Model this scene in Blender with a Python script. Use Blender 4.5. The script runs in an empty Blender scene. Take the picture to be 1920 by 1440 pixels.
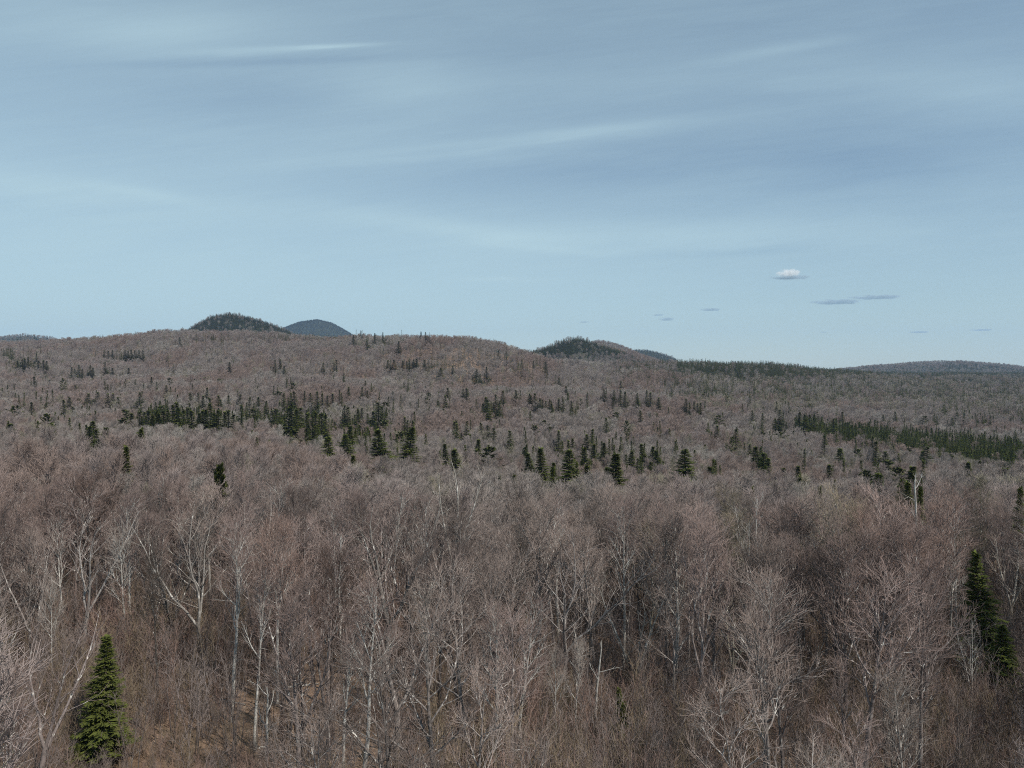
import bpy, math, random
import numpy as np
from mathutils import Vector

# ------------------------------------------------------------------ camera, sky, sun, exposure
F = 1397.0            # focal length in pixels of the 1920 px wide photograph
U0, V0 = 960.0, 690.0 # principal column, horizon row
sc = bpy.context.scene
COL = sc.collection
cam = bpy.data.cameras.new('camera')
cam.sensor_width = 36.0
cam.lens = 36.0 * F / 1920.0
cam.shift_y = -(720 - V0) / 1920.0
cam.clip_start = 0.5
cam.clip_end = 40000
co = bpy.data.objects.new('camera', cam)
COL.objects.link(co)
co.location = (0, 0, 0)
co.rotation_euler = (math.radians(90), 0, 0)
sc.camera = co

SUN_EL = math.radians(50)
SUN_AZ = math.radians(128)      # clockwise from the view direction (+Y)
sun = bpy.data.lights.new('sun', 'SUN')
sun.energy = 4.6
sun.angle = math.radians(0.53)
sun.color = (1.0, 0.94, 0.85)
so = bpy.data.objects.new('sun', sun)
COL.objects.link(so)
sd = Vector((math.sin(SUN_AZ) * math.cos(SUN_EL), math.cos(SUN_AZ) * math.cos(SUN_EL), math.sin(SUN_EL)))
so.rotation_euler = sd.to_track_quat('Z', 'Y').to_euler()
so.location = (0, 0, 200)

sc.view_settings.view_transform = 'Standard'
sc.view_settings.look = 'None'
sc.view_settings.exposure = 0.0
sc.view_settings.gamma = 1.0
sc.render.engine = 'CYCLES'
sc.cycles.max_bounces = 3
sc.cycles.sample_clamp_indirect = 3.0
sc.cycles.sample_clamp_direct = 12.0
sc.cycles.diffuse_bounces = 2
sc.cycles.glossy_bounces = 1
sc.cycles.volume_bounces = 3
sc.cycles.transparent_max_bounces = 4
sc.cycles.use_denoising = False
sc.cycles.pixel_filter_type = 'BLACKMAN_HARRIS'
sc.cycles.filter_width = 1.05

SKY_K = 0.10
w = bpy.data.worlds.new('World')
sc.world = w
w.use_nodes = True
nt = w.node_tree
nt.nodes.clear()


class NB:
    """tiny helper to wire shader nodes"""
    def __init__(s, tree):
        s.t = tree

    def n(s, kind, _out=None, **kw):
        nd = s.t.nodes.new(kind)
        ins = kw.pop('ins', {})
        for k, v in kw.items():
            setattr(nd, k, v)
        for k, v in ins.items():
            sk = nd.inputs[k]
            if isinstance(v, bpy.types.NodeSocket):
                s.t.links.new(v, sk)
            else:
                sk.default_value = v
        return nd

    def m(s, op, a, b=0.0, c=0.0, clamp=False):
        nd = s.n('ShaderNodeMath', operation=op, ins={0: a, 1: b, 2: c})
        nd.use_clamp = clamp
        return nd.outputs[0]

    def mix(s, f, a, b, mode='MIX'):
        nd = s.n('ShaderNodeMix', data_type='RGBA', blend_type=mode)
        for k, v in ((0, f), (6, a), (7, b)):
            if isinstance(v, bpy.types.NodeSocket):
                s.t.links.new(v, nd.inputs[k])
            else:
                nd.inputs[k].default_value = v
        return nd.outputs[2]

    def noise(s, vec, scale, detail=2.0, rough=0.5, dist=0.0):
        nd = s.n('ShaderNodeTexNoise', ins={'Vector': vec, 'Scale': scale, 'Detail': detail, 'Roughness': rough, 'Distortion': dist})
        return nd.outputs['Fac']

    def ramp(s, fac, stops, interp='LINEAR'):
        nd = s.n('ShaderNodeValToRGB', ins={'Fac': fac})
        cr = nd.color_ramp
        cr.interpolation = interp
        while len(cr.elements) < len(stops):
            cr.elements.new(0.5)
        for e, (p, c) in zip(cr.elements, stops):
            e.position = p
            e.color = c if len(c) == 4 else (*c, 1)
        return nd.outputs['Color']

    def step(s, x, a, b):
        nd = s.n('ShaderNodeMapRange', interpolation_type='SMOOTHSTEP', ins={'Value': x, 'From Min': a, 'From Max': b})
        return nd.outputs['Result']


def build_sky():
    g = NB(nt)
    sky = g.n('ShaderNodeTexSky', sky_type='NISHITA', sun_disc=False, sun_elevation=SUN_EL, sun_rotation=SUN_AZ)
    sky.altitude = 400
    sky.air_density = 1.0
    sky.dust_density = 0.2
    sky.ozone_density = 1.6
    tc = g.n('ShaderNodeTexCoord').outputs['Generated']
    sp = g.n('ShaderNodeSeparateXYZ', ins={0: tc})
    x, y, z = sp.outputs
    yy = g.m('MAXIMUM', y, 0.3)
    az = g.m('DIVIDE', x, yy)                      # tangent of the compass bearing, 0 = +Y
    el = g.m('DIVIDE', z, yy)                      # slope above the horizon
    # cirrus veils: long streaks slanting gently, drawn in compass angle / height
    slant = g.m('SUBTRACT', el, g.m('MULTIPLY', az, 0.07))
    v1 = g.n('ShaderNodeCombineXYZ', ins={0: az, 1: g.m('MULTIPLY', slant, 5.5), 2: 0.3}).outputs[0]
    slant2 = g.m('SUBTRACT', el, g.m('MULTIPLY', az, 0.12))
    v2 = g.n('ShaderNodeCombineXYZ', ins={0: az, 1: g.m('MULTIPLY', slant2, 9.0), 2: 4.3}).outputs[0]
    n1 = g.noise(v1, 2.1, 5, 0.55, 0.35)
    n2 = g.noise(v2, 5.0, 6, 0.6, 0.5)
    n3 = g.noise(v1, 0.9, 2, 0.5, 0.2)
    veil = g.m('ADD', g.m('MULTIPLY', n1, 0.6), g.m('MULTIPLY', n2, 0.4))
    veil = g.step(veil, 0.38, 0.68)
    big = g.step(n3, 0.3, 0.7)
    left = g.step(az, 0.55, -0.6)
    low = g.step(el, 0.5, 0.0)
    amt = g.m('ADD', g.m('MULTIPLY', g.m('MULTIPLY', veil, 0.30), g.m('ADD', g.m('MULTIPLY', big, 0.6), 0.4)), 0.42)

    def streak(a0, e0, slope, curve, hl, hw, tail=1.0, rag=0.012):
        da = g.m('SUBTRACT', az, a0)
        ridge = g.m('ADD', g.m('MULTIPLY', da, slope), g.m('MULTIPLY', g.m('MULTIPLY', da, da), curve))
        de = g.m('SUBTRACT', g.m('SUBTRACT', el, e0), ridge)
        de = g.m('ADD', de, g.m('MULTIPLY', g.m('SUBTRACT', n2, 0.5), rag))
        e1 = g.m('DIVIDE', de, hw)
        a1 = g.m('DIVIDE', da, hl)
        q = g.m('ADD', g.m('MULTIPLY', e1, e1), g.m('MULTIPLY', a1, a1))
        return g.m('EXPONENT', g.m('MULTIPLY', q, -1.0))

    def px(u, v):
        return (u - U0) / F, (V0 - v) / F
    parts = []
    for (u, v, sl, cu, hl, hw, k) in (
            (620, 85, 0.04, -0.1, 0.06, 0.0028, 0.22), (500, 93, 0.05, 0.0, 0.13, 0.005, 0.14),
            (300, 60, 0.03, 0.1, 0.16, 0.03, 0.22),
            (1130, 243, 0.12, 0.0, 0.11, 0.009, 0.16), (850, 275, 0.10, 0.0, 0.28, 0.010, 0.12),
            (1470, 92, 0.17, 0.0, 0.10, 0.008, 0.13), (1350, 140, 0.12, 0.0, 0.3, 0.03, 0.08), (1780, 160, 0.0, 0.0, 0.2, 0.035, 0.16),
            (270, 362, -0.16, 0.0, 0.07, 0.008, 0.14), (80, 350, -0.1, 0.0, 0.12, 0.02, 0.16),
            (860, 430, -0.13, 0.0, 0.18, 0.014, 0.16), (1030, 466, -0.08, 0.0, 0.09, 0.005, 0.10),
            (1250, 440, 0.0, 0.0, 0.3, 0.02, 0.18), (930, 524, 0.0, 0.0, 0.05, 0.004, 0.15),
            (740, 170, 0.04, 0.0, 0.14, 0.04, 0.18)):
        a, e = px(u, v)
        parts.append(g.m('MULTIPLY', streak(a, e, sl, cu, hl, hw), k))
    for (u, v, sl, hl, hw, k) in ((560, 190, 0.0, 0.22, 0.035, -0.12), (1100, 320, 0.08, 0.26, 0.028, -0.14), (1700, 300, 0.1, 0.22, 0.05, -0.15),
                                  (900, 90, 0.0, 0.12, 0.03, -0.06), (1400, 472, 0.05, 0.12, 0.006, -0.14), (480, 115, 0.03, 0.22, 0.006, -0.12)):
        a, e = px(u, v)
        parts.append(g.m('MULTIPLY', streak(a, e, sl, 0.0, hl, hw), k))
    fib = g.noise(g.n('ShaderNodeCombineXYZ', ins={0: az, 1: g.m('MULTIPLY', slant2, 16.0), 2: 8.1}).outputs[0], 9.0, 6, 0.7, 0.8)
    tot = g.m('ADD', g.m('MULTIPLY', amt, 0.42), g.m('MULTIPLY', g.m('SUBTRACT', fib, 0.5), 0.10))
    tot = g.m('ADD', tot, g.m('ADD', 0.05, g.m('MULTIPLY', g.step(el, 0.2, 0.5), 0.10)))
    tot = g.m('ADD', tot, g.m('MULTIPLY', left, 0.16))
    tot = g.m('ADD', tot, g.m('MULTIPLY', g.m('MULTIPLY', low, g.m('ADD', g.m('MULTIPLY', left, 0.3), 0.7)), 0.42))
    for p_ in parts:
        tot = g.m('ADD', tot, p_)
    tot = g.n('ShaderNodeClamp', ins={0: tot, 1: 0.0, 2: 1.0}).outputs[0]
    base = g.mix(1.0, sky.outputs[0], (SKY_T[0], SKY_T[1], SKY_T[2], 1), 'MULTIPLY')
    col = g.mix(tot, base, (*VEIL, 1))
    bg = g.n('ShaderNodeBackground', ins={'Color': col, 'Strength': SKY_K})
    out = g.n('ShaderNodeOutputWorld')
    nt.links.new(bg.outputs[0], out.inputs['Surface'])


SKY_T = (.87, .93, .92)
VEIL = (4.95, 6.78, 7.5)
build_sky()

# ------------------------------------------------------------------ the lie of the land
UC = np.array([-437, 0, 200, 320, 440, 640, 830, 900, 985, 1100, 1280, 1400, 1550, 1700, 1920, 2357], float)
DR = np.array([75, 120, 160, 220, 300, 420, 600, 800, 1000, 1200, 1500, 2000, 3000, 9000], float)
VT = np.array([
    [965, 962, 960, 960, 962, 965, 968, 970, 972, 972, 972, 974, 975, 975, 975, 975],
    [860, 860, 862, 865, 875, 898, 915, 922, 927, 927, 925, 930, 935, 933, 925, 920],
    [830, 830, 832, 835, 845, 872, 895, 902, 907, 907, 908, 915, 920, 915, 900, 890],
    [812, 815, 820, 822, 830, 862, 880, 886, 890, 893, 893, 897, 900, 895, 882, 870],
    [795, 798, 802, 803, 808, 836, 846, 848, 852, 858, 862, 870, 875, 872, 865, 850],
    [770, 774, 778, 780, 785, 798, 803, 804, 806, 810, 815, 828, 840, 845, 848, 840],
    [730, 733, 736, 738, 742, 745, 750, 751, 753, 758, 766, 778, 790, 796, 802, 800],
    [698, 700, 702, 702, 702, 700, 704, 709, 714, 725, 735, 745, 756, 762, 768, 768],
    [668, 668, 668, 662, 658, 650, 632, 640, 658, 702, 713, 722, 733, 740, 745, 745],
    [652, 644, 631, 622, 618, 629, 642, 652, 664, 690, 698, 702, 718, 724, 730, 730],
    [665, 655, 645, 640, 638, 640, 655, 662, 670, 683, 678, 676, 691, 710, 715, 715],
    [690, 680, 670, 665, 660, 665, 680, 690, 690, 690, 688, 690, 700, 704, 707, 707],
    [692, 690, 690, 690, 690, 692, 694, 695, 697, 697, 697, 697, 698, 699, 700, 700],
    [692] * 16], float)
ZT = -(VT - V0) / F * DR[:, None]
sG = np.linspace(-1, 1, 161)
lG = np.linspace(math.log(25), math.log(9000), 260)
uu = sG * F + U0
tmp = np.array([np.interp(uu, UC, row) for row in ZT])
DRx = np.concatenate([[25, 40], DR])
tmp = np.vstack([np.full((2, len(uu)), -15.0), tmp])
GZ = np.array([np.interp(np.exp(lG), DRx, tmp[:, j]) for j in range(len(uu))]).T


def blur(A, n, axis):
    k = np.hanning(n + 2)[1:-1]
    k /= k.sum()
    P = np.pad(A, [(n // 2, n // 2) if a == axis else (0, 0) for a in (0, 1)], mode='edge')
    return np.apply_along_axis(lambda v: np.convolve(v, k, 'valid'), axis, P)


GZ = blur(blur(GZ, 9, 0), 11, 1)
_r = np.random.RandomState(5)
WV = []
for wl, am in ((420, 2.6), (300, 2.2), (190, 1.7), (120, 1.2), (75, .8), (48, .5), (30, .3)):
    for q in range(3):
        a = _r.uniform(0, math.tau)
        WV.append((math.cos(a) * math.tau / wl, math.sin(a) * math.tau / wl, _r.uniform(0, math.tau), am * .55, wl))


def undulate(x, y, D):
    z = np.zeros_like(x)
    for kx, ky, ph, am, wl in WV:
        z += am * np.sin(kx * x + ky * y + ph) * np.clip(D / (wl * 2.6), 0, 1)
    return z * np.clip((D - 40) / 400, 0.1, 1.35)


def polar(x, y):
    r = np.hypot(x, y) + 1e-6
    th = np.arctan2(x, y)
    tc = np.clip(th, -math.pi / 4, math.pi / 4)
    return r * np.cos(tc), np.tan(tc)


def base_canopy(x, y):
    D, s = polar(x, y)
    fi = np.clip((np.log(np.maximum(D, 1)) - lG[0]) / (lG[1] - lG[0]), 0, len(lG) - 1.001)
    fj = np.clip((s + 1) / 2 * (len(sG) - 1), 0, len(sG) - 1.001)
    i, j = fi.astype(int), fj.astype(int)
    a, b = fi - i, fj - j
    z = GZ[i, j] * (1 - a) * (1 - b) + GZ[i + 1, j] * a * (1 - b) + GZ[i, j + 1] * (1 - a) * b + GZ[i + 1, j + 1] * a * b
    return z + undulate(x, y, D)


def tree_h(D):
    return np.interp(D, [0, 200, 600, 1500, 3000], [17, 16, 15, 14, 12.5])


def base_ground(x, y):
    D, s = polar(x, y)
    return base_canopy(x, y) - tree_h(D)


HILLS = [  # name, depth, half depth, crest polyline (u, v), conifer share
    ('hill_a', 2300, 480, [(280, 664), (345, 619), (372, 603), (400, 591), (430, 587), (470, 594), (520, 609), (560, 626), (620, 650), (680, 680)], .92),
    ('hill_b', 6000, 900, [(440, 690), (500, 632), (530, 612), (560, 602), (595, 597), (622, 603), (650, 618), (700, 650), (760, 690)], 1.0),
    ('hill_c', 1800, 280, [(880, 690), (935, 668), (985, 654), (1030, 640), (1055, 632), (1075, 627), (1092, 630), (1110, 637), (1150, 650), (1200, 664), (1290, 690)], 0.9),
    ('hill_d', 2500, 350, [(1040, 690), (1080, 655), (1120, 641), (1150, 645), (1175, 654), (1200, 664), (1250, 679), (1310, 694)], 0.15),
    ('hill_e', 4200, 500, [(1120, 692), (1160, 668), (1190, 654), (1215, 655), (1240, 661), (1270, 671), (1320, 690)], 0.9),
    ('hill_f', 3800, 800, [(1440, 712), (1560, 692), (1640, 684), (1720, 679), (1800, 675), (1860, 681), (1920, 687), (2100, 700), (2350, 712)], 0.5),
    ('hill_g', 3600, 500, [(-400, 690), (-200, 648), (-60, 634), (0, 630), (50, 626), (95, 632), (150, 645), (230, 690)], 0.45),
]


def hill_canopy(h, x, y):
    nm, D, W, cr, cf = h
    yy = np.maximum(y, 1.0)
    u = x / yy * F + U0
    cu = np.array([c[0] for c in cr], float)
    cv = np.array([c[1] for c in cr], float)
    v = np.interp(u, cu, cv)
    base = -60.0
    edge = np.clip((u - cu[0]) / 60.0, 0, 1) * np.clip((cu[-1] - u) / 60.0, 0, 1)
    zc = (V0 - v) / F * D
    zc = base + (zc - base) * (edge * edge * (3 - 2 * edge))
    prof = np.exp(-((yy - D) / W) ** 2)
    rough = undulate(x * .8 + 900, y * .8, np.full_like(x, 3000.)) * 0.9
    return base + (zc - base + rough * .8) * prof


def canopy(x, y):
    """canopy height and which hill (-1: open country)"""
    z = base_canopy(x, y)
    own = np.full(z.shape, -1)
    for k, h in enumerate(HILLS):
        m = (y > h[1] - 2.2 * h[2]) & (y < h[1] + 2.2 * h[2])
        if not m.any():
            continue
        zh = hill_canopy(h, x[m], y[m])
        sub = z[m]
        up = zh > sub
        sub[up] = zh[up]
        z[m] = sub
        o = own[m]
        o[up] = k
        own[m] = o
    return z, own


def ground(x, y):
    z, own = canopy(x, y)
    D, s = polar(x, y)
    return z - tree_h(D)


# ------------------------------------------------------------------ materials
def new_mat(name):
    m = bpy.data.materials.new(name)
    m.use_nodes = True
    m.node_tree.nodes.clear()
    return m, NB(m.node_tree)


def finish(m, g, col, rough=0.9, spec=0.2, normal=None):
    b = g.n('ShaderNodeBsdfPrincipled', ins={'Roughness': rough, 'Specular IOR Level': spec})
    if isinstance(col, bpy.types.NodeSocket):
        g.t.links.new(col, b.inputs['Base Color'])
    else:
        b.inputs['Base Color'].default_value = (*col, 1)
    if normal is not None:
        g.t.links.new(normal, b.inputs['Normal'])
    o = g.n('ShaderNodeOutputMaterial')
    g.t.links.new(b.outputs[0], o.inputs[0])
    return m


def bark_mat(name, col=None, blotch=0.5, light=(.42, .40, .37), dark=0.55):
    """bark: col None takes the object's own colour"""
    m, g = new_mat(name)
    oi = g.n('ShaderNodeObjectInfo')
    tc = g.n('ShaderNodeTexCoord').outputs['Object']
    base = oi.outputs['Color'] if col is None else g.n('ShaderNodeRGB').outputs[0]
    if col is not None:
        base.node.outputs[0].default_value = (*col, 1)
    var = g.m('ADD', g.m('MULTIPLY', oi.outputs['Random'], 0.45), 0.78)
    c = g.mix(1.0, base, g.n('ShaderNodeCombineColor', ins={0: var, 1: var, 2: var}).outputs[0], 'MULTIPLY')
    n = g.noise(tc, 2.2, 4, 0.65)
    c = g.mix(g.m('MULTIPLY', g.step(n, 0.62, 0.38), dark), c, (.03, .026, .022, 1))
    if blotch > 0:
        vs = g.n('ShaderNodeMapping', ins={'Vector': tc, 'Scale': (1, 1, .45)}).outputs[0]
        n2 = g.noise(vs, 3.3, 3, 0.6)
        c = g.mix(g.m('MULTIPLY', g.step(n2, 0.56, 0.66), blotch), c, (*light, 1))
    return finish(m, g, c, 0.9, 0.15)


def twig_mat(name, col=None):
    m, g = new_mat(name)
    oi = g.n('ShaderNodeObjectInfo')
    tc = g.n('ShaderNodeTexCoord').outputs['Object']
    base = oi.outputs['Color'] if col is None else g.n('ShaderNodeRGB').outputs[0]
    if col is not None:
        base.node.outputs[0].default_value = (*col, 1)
    var = g.m('ADD', g.m('MULTIPLY', oi.outputs['Random'], 0.34), 0.80)
    c = g.mix(1.0, base, g.n('ShaderNodeCombineColor', ins={0: var, 1: var, 2: var}).outputs[0], 'MULTIPLY')
    n = g.noise(tc, 1.1, 3, 0.6)
    c = g.mix(g.step(n, 0.3, 0.75), c, g.mix(1.0, c, (1.45, 1.42, 1.4, 1), 'MULTIPLY'))
    if col is None:
        c = g.mix(1.0, c, (1.02, .93, .89, 1), 'MULTIPLY')
    return finish(m, g, c, 0.85, 0.2)


def needle_mat(name, a, b):
    m, g = new_mat(name)
    oi = g.n('ShaderNodeObjectInfo')
    tc = g.n('ShaderNodeTexCoord').outputs['Object']
    n = g.noise(tc, 1.6, 3, 0.6)
    f = g.m('ADD', g.m('MULTIPLY', g.step(n, 0.3, 0.72), 0.65), g.m('MULTIPLY', oi.outputs['Random'], 0.35))
    c = g.mix(f, (*a, 1), (*b, 1))
    return finish(m, g, c, 0.9, 0.08)


GREY = (.250, .218, .200)
PURPLE = (.238, .197, .184)
RED = (.238, .184, .162)
SILVER = (.30, .275, .25)
OLIVE = (.23, .21, .16)
CLASSES = [('grey', GREY), ('purplish', PURPLE), ('reddish', RED), ('silvery', SILVER), ('mossy', OLIVE)]
M_bark = bark_mat('bare_tree_bark', None, 0.55, (.40, .39, .36), 0.6)
M_limb = bark_mat('bare_tree_limbs', None, 0.9, (.64, .61, .56), 0.18)
M_twig = twig_mat('bare_tree_twigs', None)
M_birch = bark_mat('birch_bark', (.52, .50, .46), 0.25, (.68, .66, .62), 0.45)
M_conbark = bark_mat('conifer_bark', (.13, .105, .085), 0.25, (.28, .26, .24), 0.4)
M_needle = needle_mat('spruce_needles', (.046, .056, .015), (.110, .125, .030))
M_fir = needle_mat('fir_needles', (.050, .066, .016), (.125, .145, .034))
M_pine = needle_mat('pine_needles', (.035, .045, .014), (.10, .105, .035))
M_far = [(bark_mat('far_bark_' + n, c, 0.4, dark=0.4), twig_mat('far_twigs_' + n, c)) for n, c in CLASSES + [('dark', (.19, .155, .14))]]


def ground_mat():
    m, g = new_mat('leaf_litter')
    p = g.n('ShaderNodeNewGeometry').outputs['Position']
    n1 = g.noise(p, 0.11, 4, 0.6)
    n2 = g.noise(p, 1.4, 5, 0.7)
    n3 = g.noise(p, 9.0, 3, 0.7)
    c = g.ramp(n2, [(0.3, (.06, .045, .034)), (0.45, (.18, .122, .085)), (0.58, (.32, .222, .160)), (0.72, (.46, .36, .27))])
    c = g.mix(g.m('MULTIPLY', g.step(n1, 0.45, 0.68), .7), c, (.12, .080, .052, 1))
    c = g.mix(g.m('MULTIPLY', g.step(n3, 0.5, 0.7), 0.7), c, (.34, .24, .17, 1))
    bmp = g.n('ShaderNodeBump', ins={'Height': n2, 'Strength': 0.7, 'Distance': 0.4}).outputs[0]
    return finish(m, g, c, 0.95, 0.1, bmp)


M_ground = ground_mat()


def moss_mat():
    m, g = new_mat('dark_moss_floor')  # dark green mossy ground colour of the conifer hills
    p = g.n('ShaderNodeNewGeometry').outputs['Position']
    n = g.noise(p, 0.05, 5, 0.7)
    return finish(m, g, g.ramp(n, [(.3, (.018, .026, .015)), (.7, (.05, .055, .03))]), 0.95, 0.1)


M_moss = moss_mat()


# ------------------------------------------------------------------ mesh helpers
def tag(o, label=None, cat=None, group=None, kind=None):
    for k, v in (('label', label), ('category', cat), ('group', group), ('kind', kind)):
        if v:
            o[k] = v
    return o


def raw_mesh(name, V, Fq, mats, mi=None, smooth=None):
    """V (n,3); Fq list of (faces array (m,k))"""
    me = bpy.data.meshes.new(name)
    me.vertices.add(len(V))
    me.vertices.foreach_set('co', np.asarray(V, np.float32).ravel())
    loops = np.concatenate([f.ravel() for f in Fq]).astype(np.int32)
    tot = np.concatenate([np.full(len(f), f.shape[1]) for f in Fq]).astype(np.int32)
    me.loops.add(len(loops))
    me.loops.foreach_set('vertex_index', loops)
    me.polygons.add(len(tot))
    st = np.concatenate([[0], np.cumsum(tot)[:-1]]).astype(np.int32)
    me.polygons.foreach_set('loop_start', st)
    me.polygons.foreach_set('loop_total', tot)
    for m in mats:
        me.materials.append(m)
    if mi is not None:
        me.polygons.foreach_set('material_index', np.asarray(mi, np.int32))
    if smooth is not None:
        me.polygons.foreach_set('use_smooth', np.full(len(tot), smooth))
    me.update(calc_edges=True)
    return me


class Geo:
    def __init__(s):
        s.V, s.F4, s.n, s.m4 = [], [], 0, []

    def tubes(s, P, R, k, mat=0):
        P = np.asarray(P, float)
        R = np.asarray(R, float)
        N, S, _ = P.shape
        if N == 0:
            return
        T = np.empty_like(P)
        T[:, 1:-1] = P[:, 2:] - P[:, :-2]
        T[:, 0] = P[:, 1] - P[:, 0]
        T[:, -1] = P[:, -1] - P[:, -2]
        T /= np.linalg.norm(T, axis=2, keepdims=True) + 1e-9
        ref = np.where(np.abs(T[:, :1, 2:3]) > .8, np.array([1., 0, 0]), np.array([0, 0, 1.]))
        A = np.cross(T, np.broadcast_to(ref, T.shape))
        A /= np.linalg.norm(A, axis=2, keepdims=True) + 1e-9
        B = np.cross(T, A)
        an = np.arange(k) * math.tau / k
        V = P[:, :, None] + R[:, :, None, None] * (A[:, :, None] * np.cos(an)[None, None, :, None] + B[:, :, None] * np.sin(an)[None, None, :, None])
        idx = s.n + np.arange(N * S * k).reshape(N, S, k)
        a = idx[:, :-1]
        b = idx[:, 1:]
        q = np.stack([a, np.roll(a, -1, 2), np.roll(b, -1, 2), b], -1).reshape(-1, 4)
        s.V.append(V.reshape(-1, 3))
        s.F4.append(q)
        s.m4.append(np.full(len(q), mat))
        s.n += N * S * k

    def quads(s, Q, mat=0):
        """Q (n,4,3)"""
        n = len(Q)
        s.V.append(Q.reshape(-1, 3))
        q = s.n + np.arange(n * 4).reshape(n, 4)
        s.F4.append(q)
        s.m4.append(np.full(n, mat))
        s.n += n * 4

    def mesh(s, name, mats, smooth=True):
        return raw_mesh(name, np.concatenate(s.V), [np.concatenate(s.F4)], mats, np.concatenate(s.m4), smooth)


def unit(v):
    return v / (np.linalg.norm(v, axis=-1, keepdims=True) + 1e-9)


def grow(rng, P0, D0, L, R0, R1, S, wig, up):
    N = len(P0)
    P = np.empty((N, S, 3))
    R = np.empty((N, S))
    P[:, 0] = P0
    d = D0.copy()
    for i in range(1, S):
        d = unit(d + rng.normal(0, wig, (N, 3)) + np.array([0, 0, up]))
        P[:, i] = P[:, i - 1] + d * (L / (S - 1))[:, None]
    t = np.linspace(0, 1, S)
    R[:] = R0[:, None] * (1 - t) + R1[:, None] * t
    return P, R


def spawn(rng, P, R, n, t0, t1, a0, a1):
    N, S, _ = P.shape
    t = t0 + (t1 - t0) * ((np.arange(n)[None, :] + rng.uniform(0, 1, (N, n))) / n)
    f = np.clip(t * (S - 1), 0, S - 1.001)
    i = f.astype(int)
    fr = (f - i)[..., None]
    r = np.arange(N)[:, None]
    pos = P[r, i] * (1 - fr) + P[r, i + 1] * fr
    rad = R[r, i] * (1 - fr[..., 0]) + R[r, i + 1] * fr[..., 0]
    T = unit(P[r, i + 1] - P[r, i])
    ref = np.where(np.abs(T[..., 2:3]) > .9, np.array([1., 0, 0]), np.array([0, 0, 1.]))
    A = unit(np.cross(T, ref))
    B = np.cross(T, A)
    az = rng.uniform(0, math.tau, (N, 1)) + np.arange(n)[None, :] * 2.4 + rng.uniform(-.5, .5, (N, n))
    an = rng.uniform(a0, a1, (N, n))
    D = T * np.cos(an)[..., None] + (A * np.cos(az)[..., None] + B * np.sin(az)[..., None]) * np.sin(an)[..., None]
    return pos.reshape(-1, 3), D.reshape(-1, 3), rad.reshape(-1), t.reshape(-1)


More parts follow.
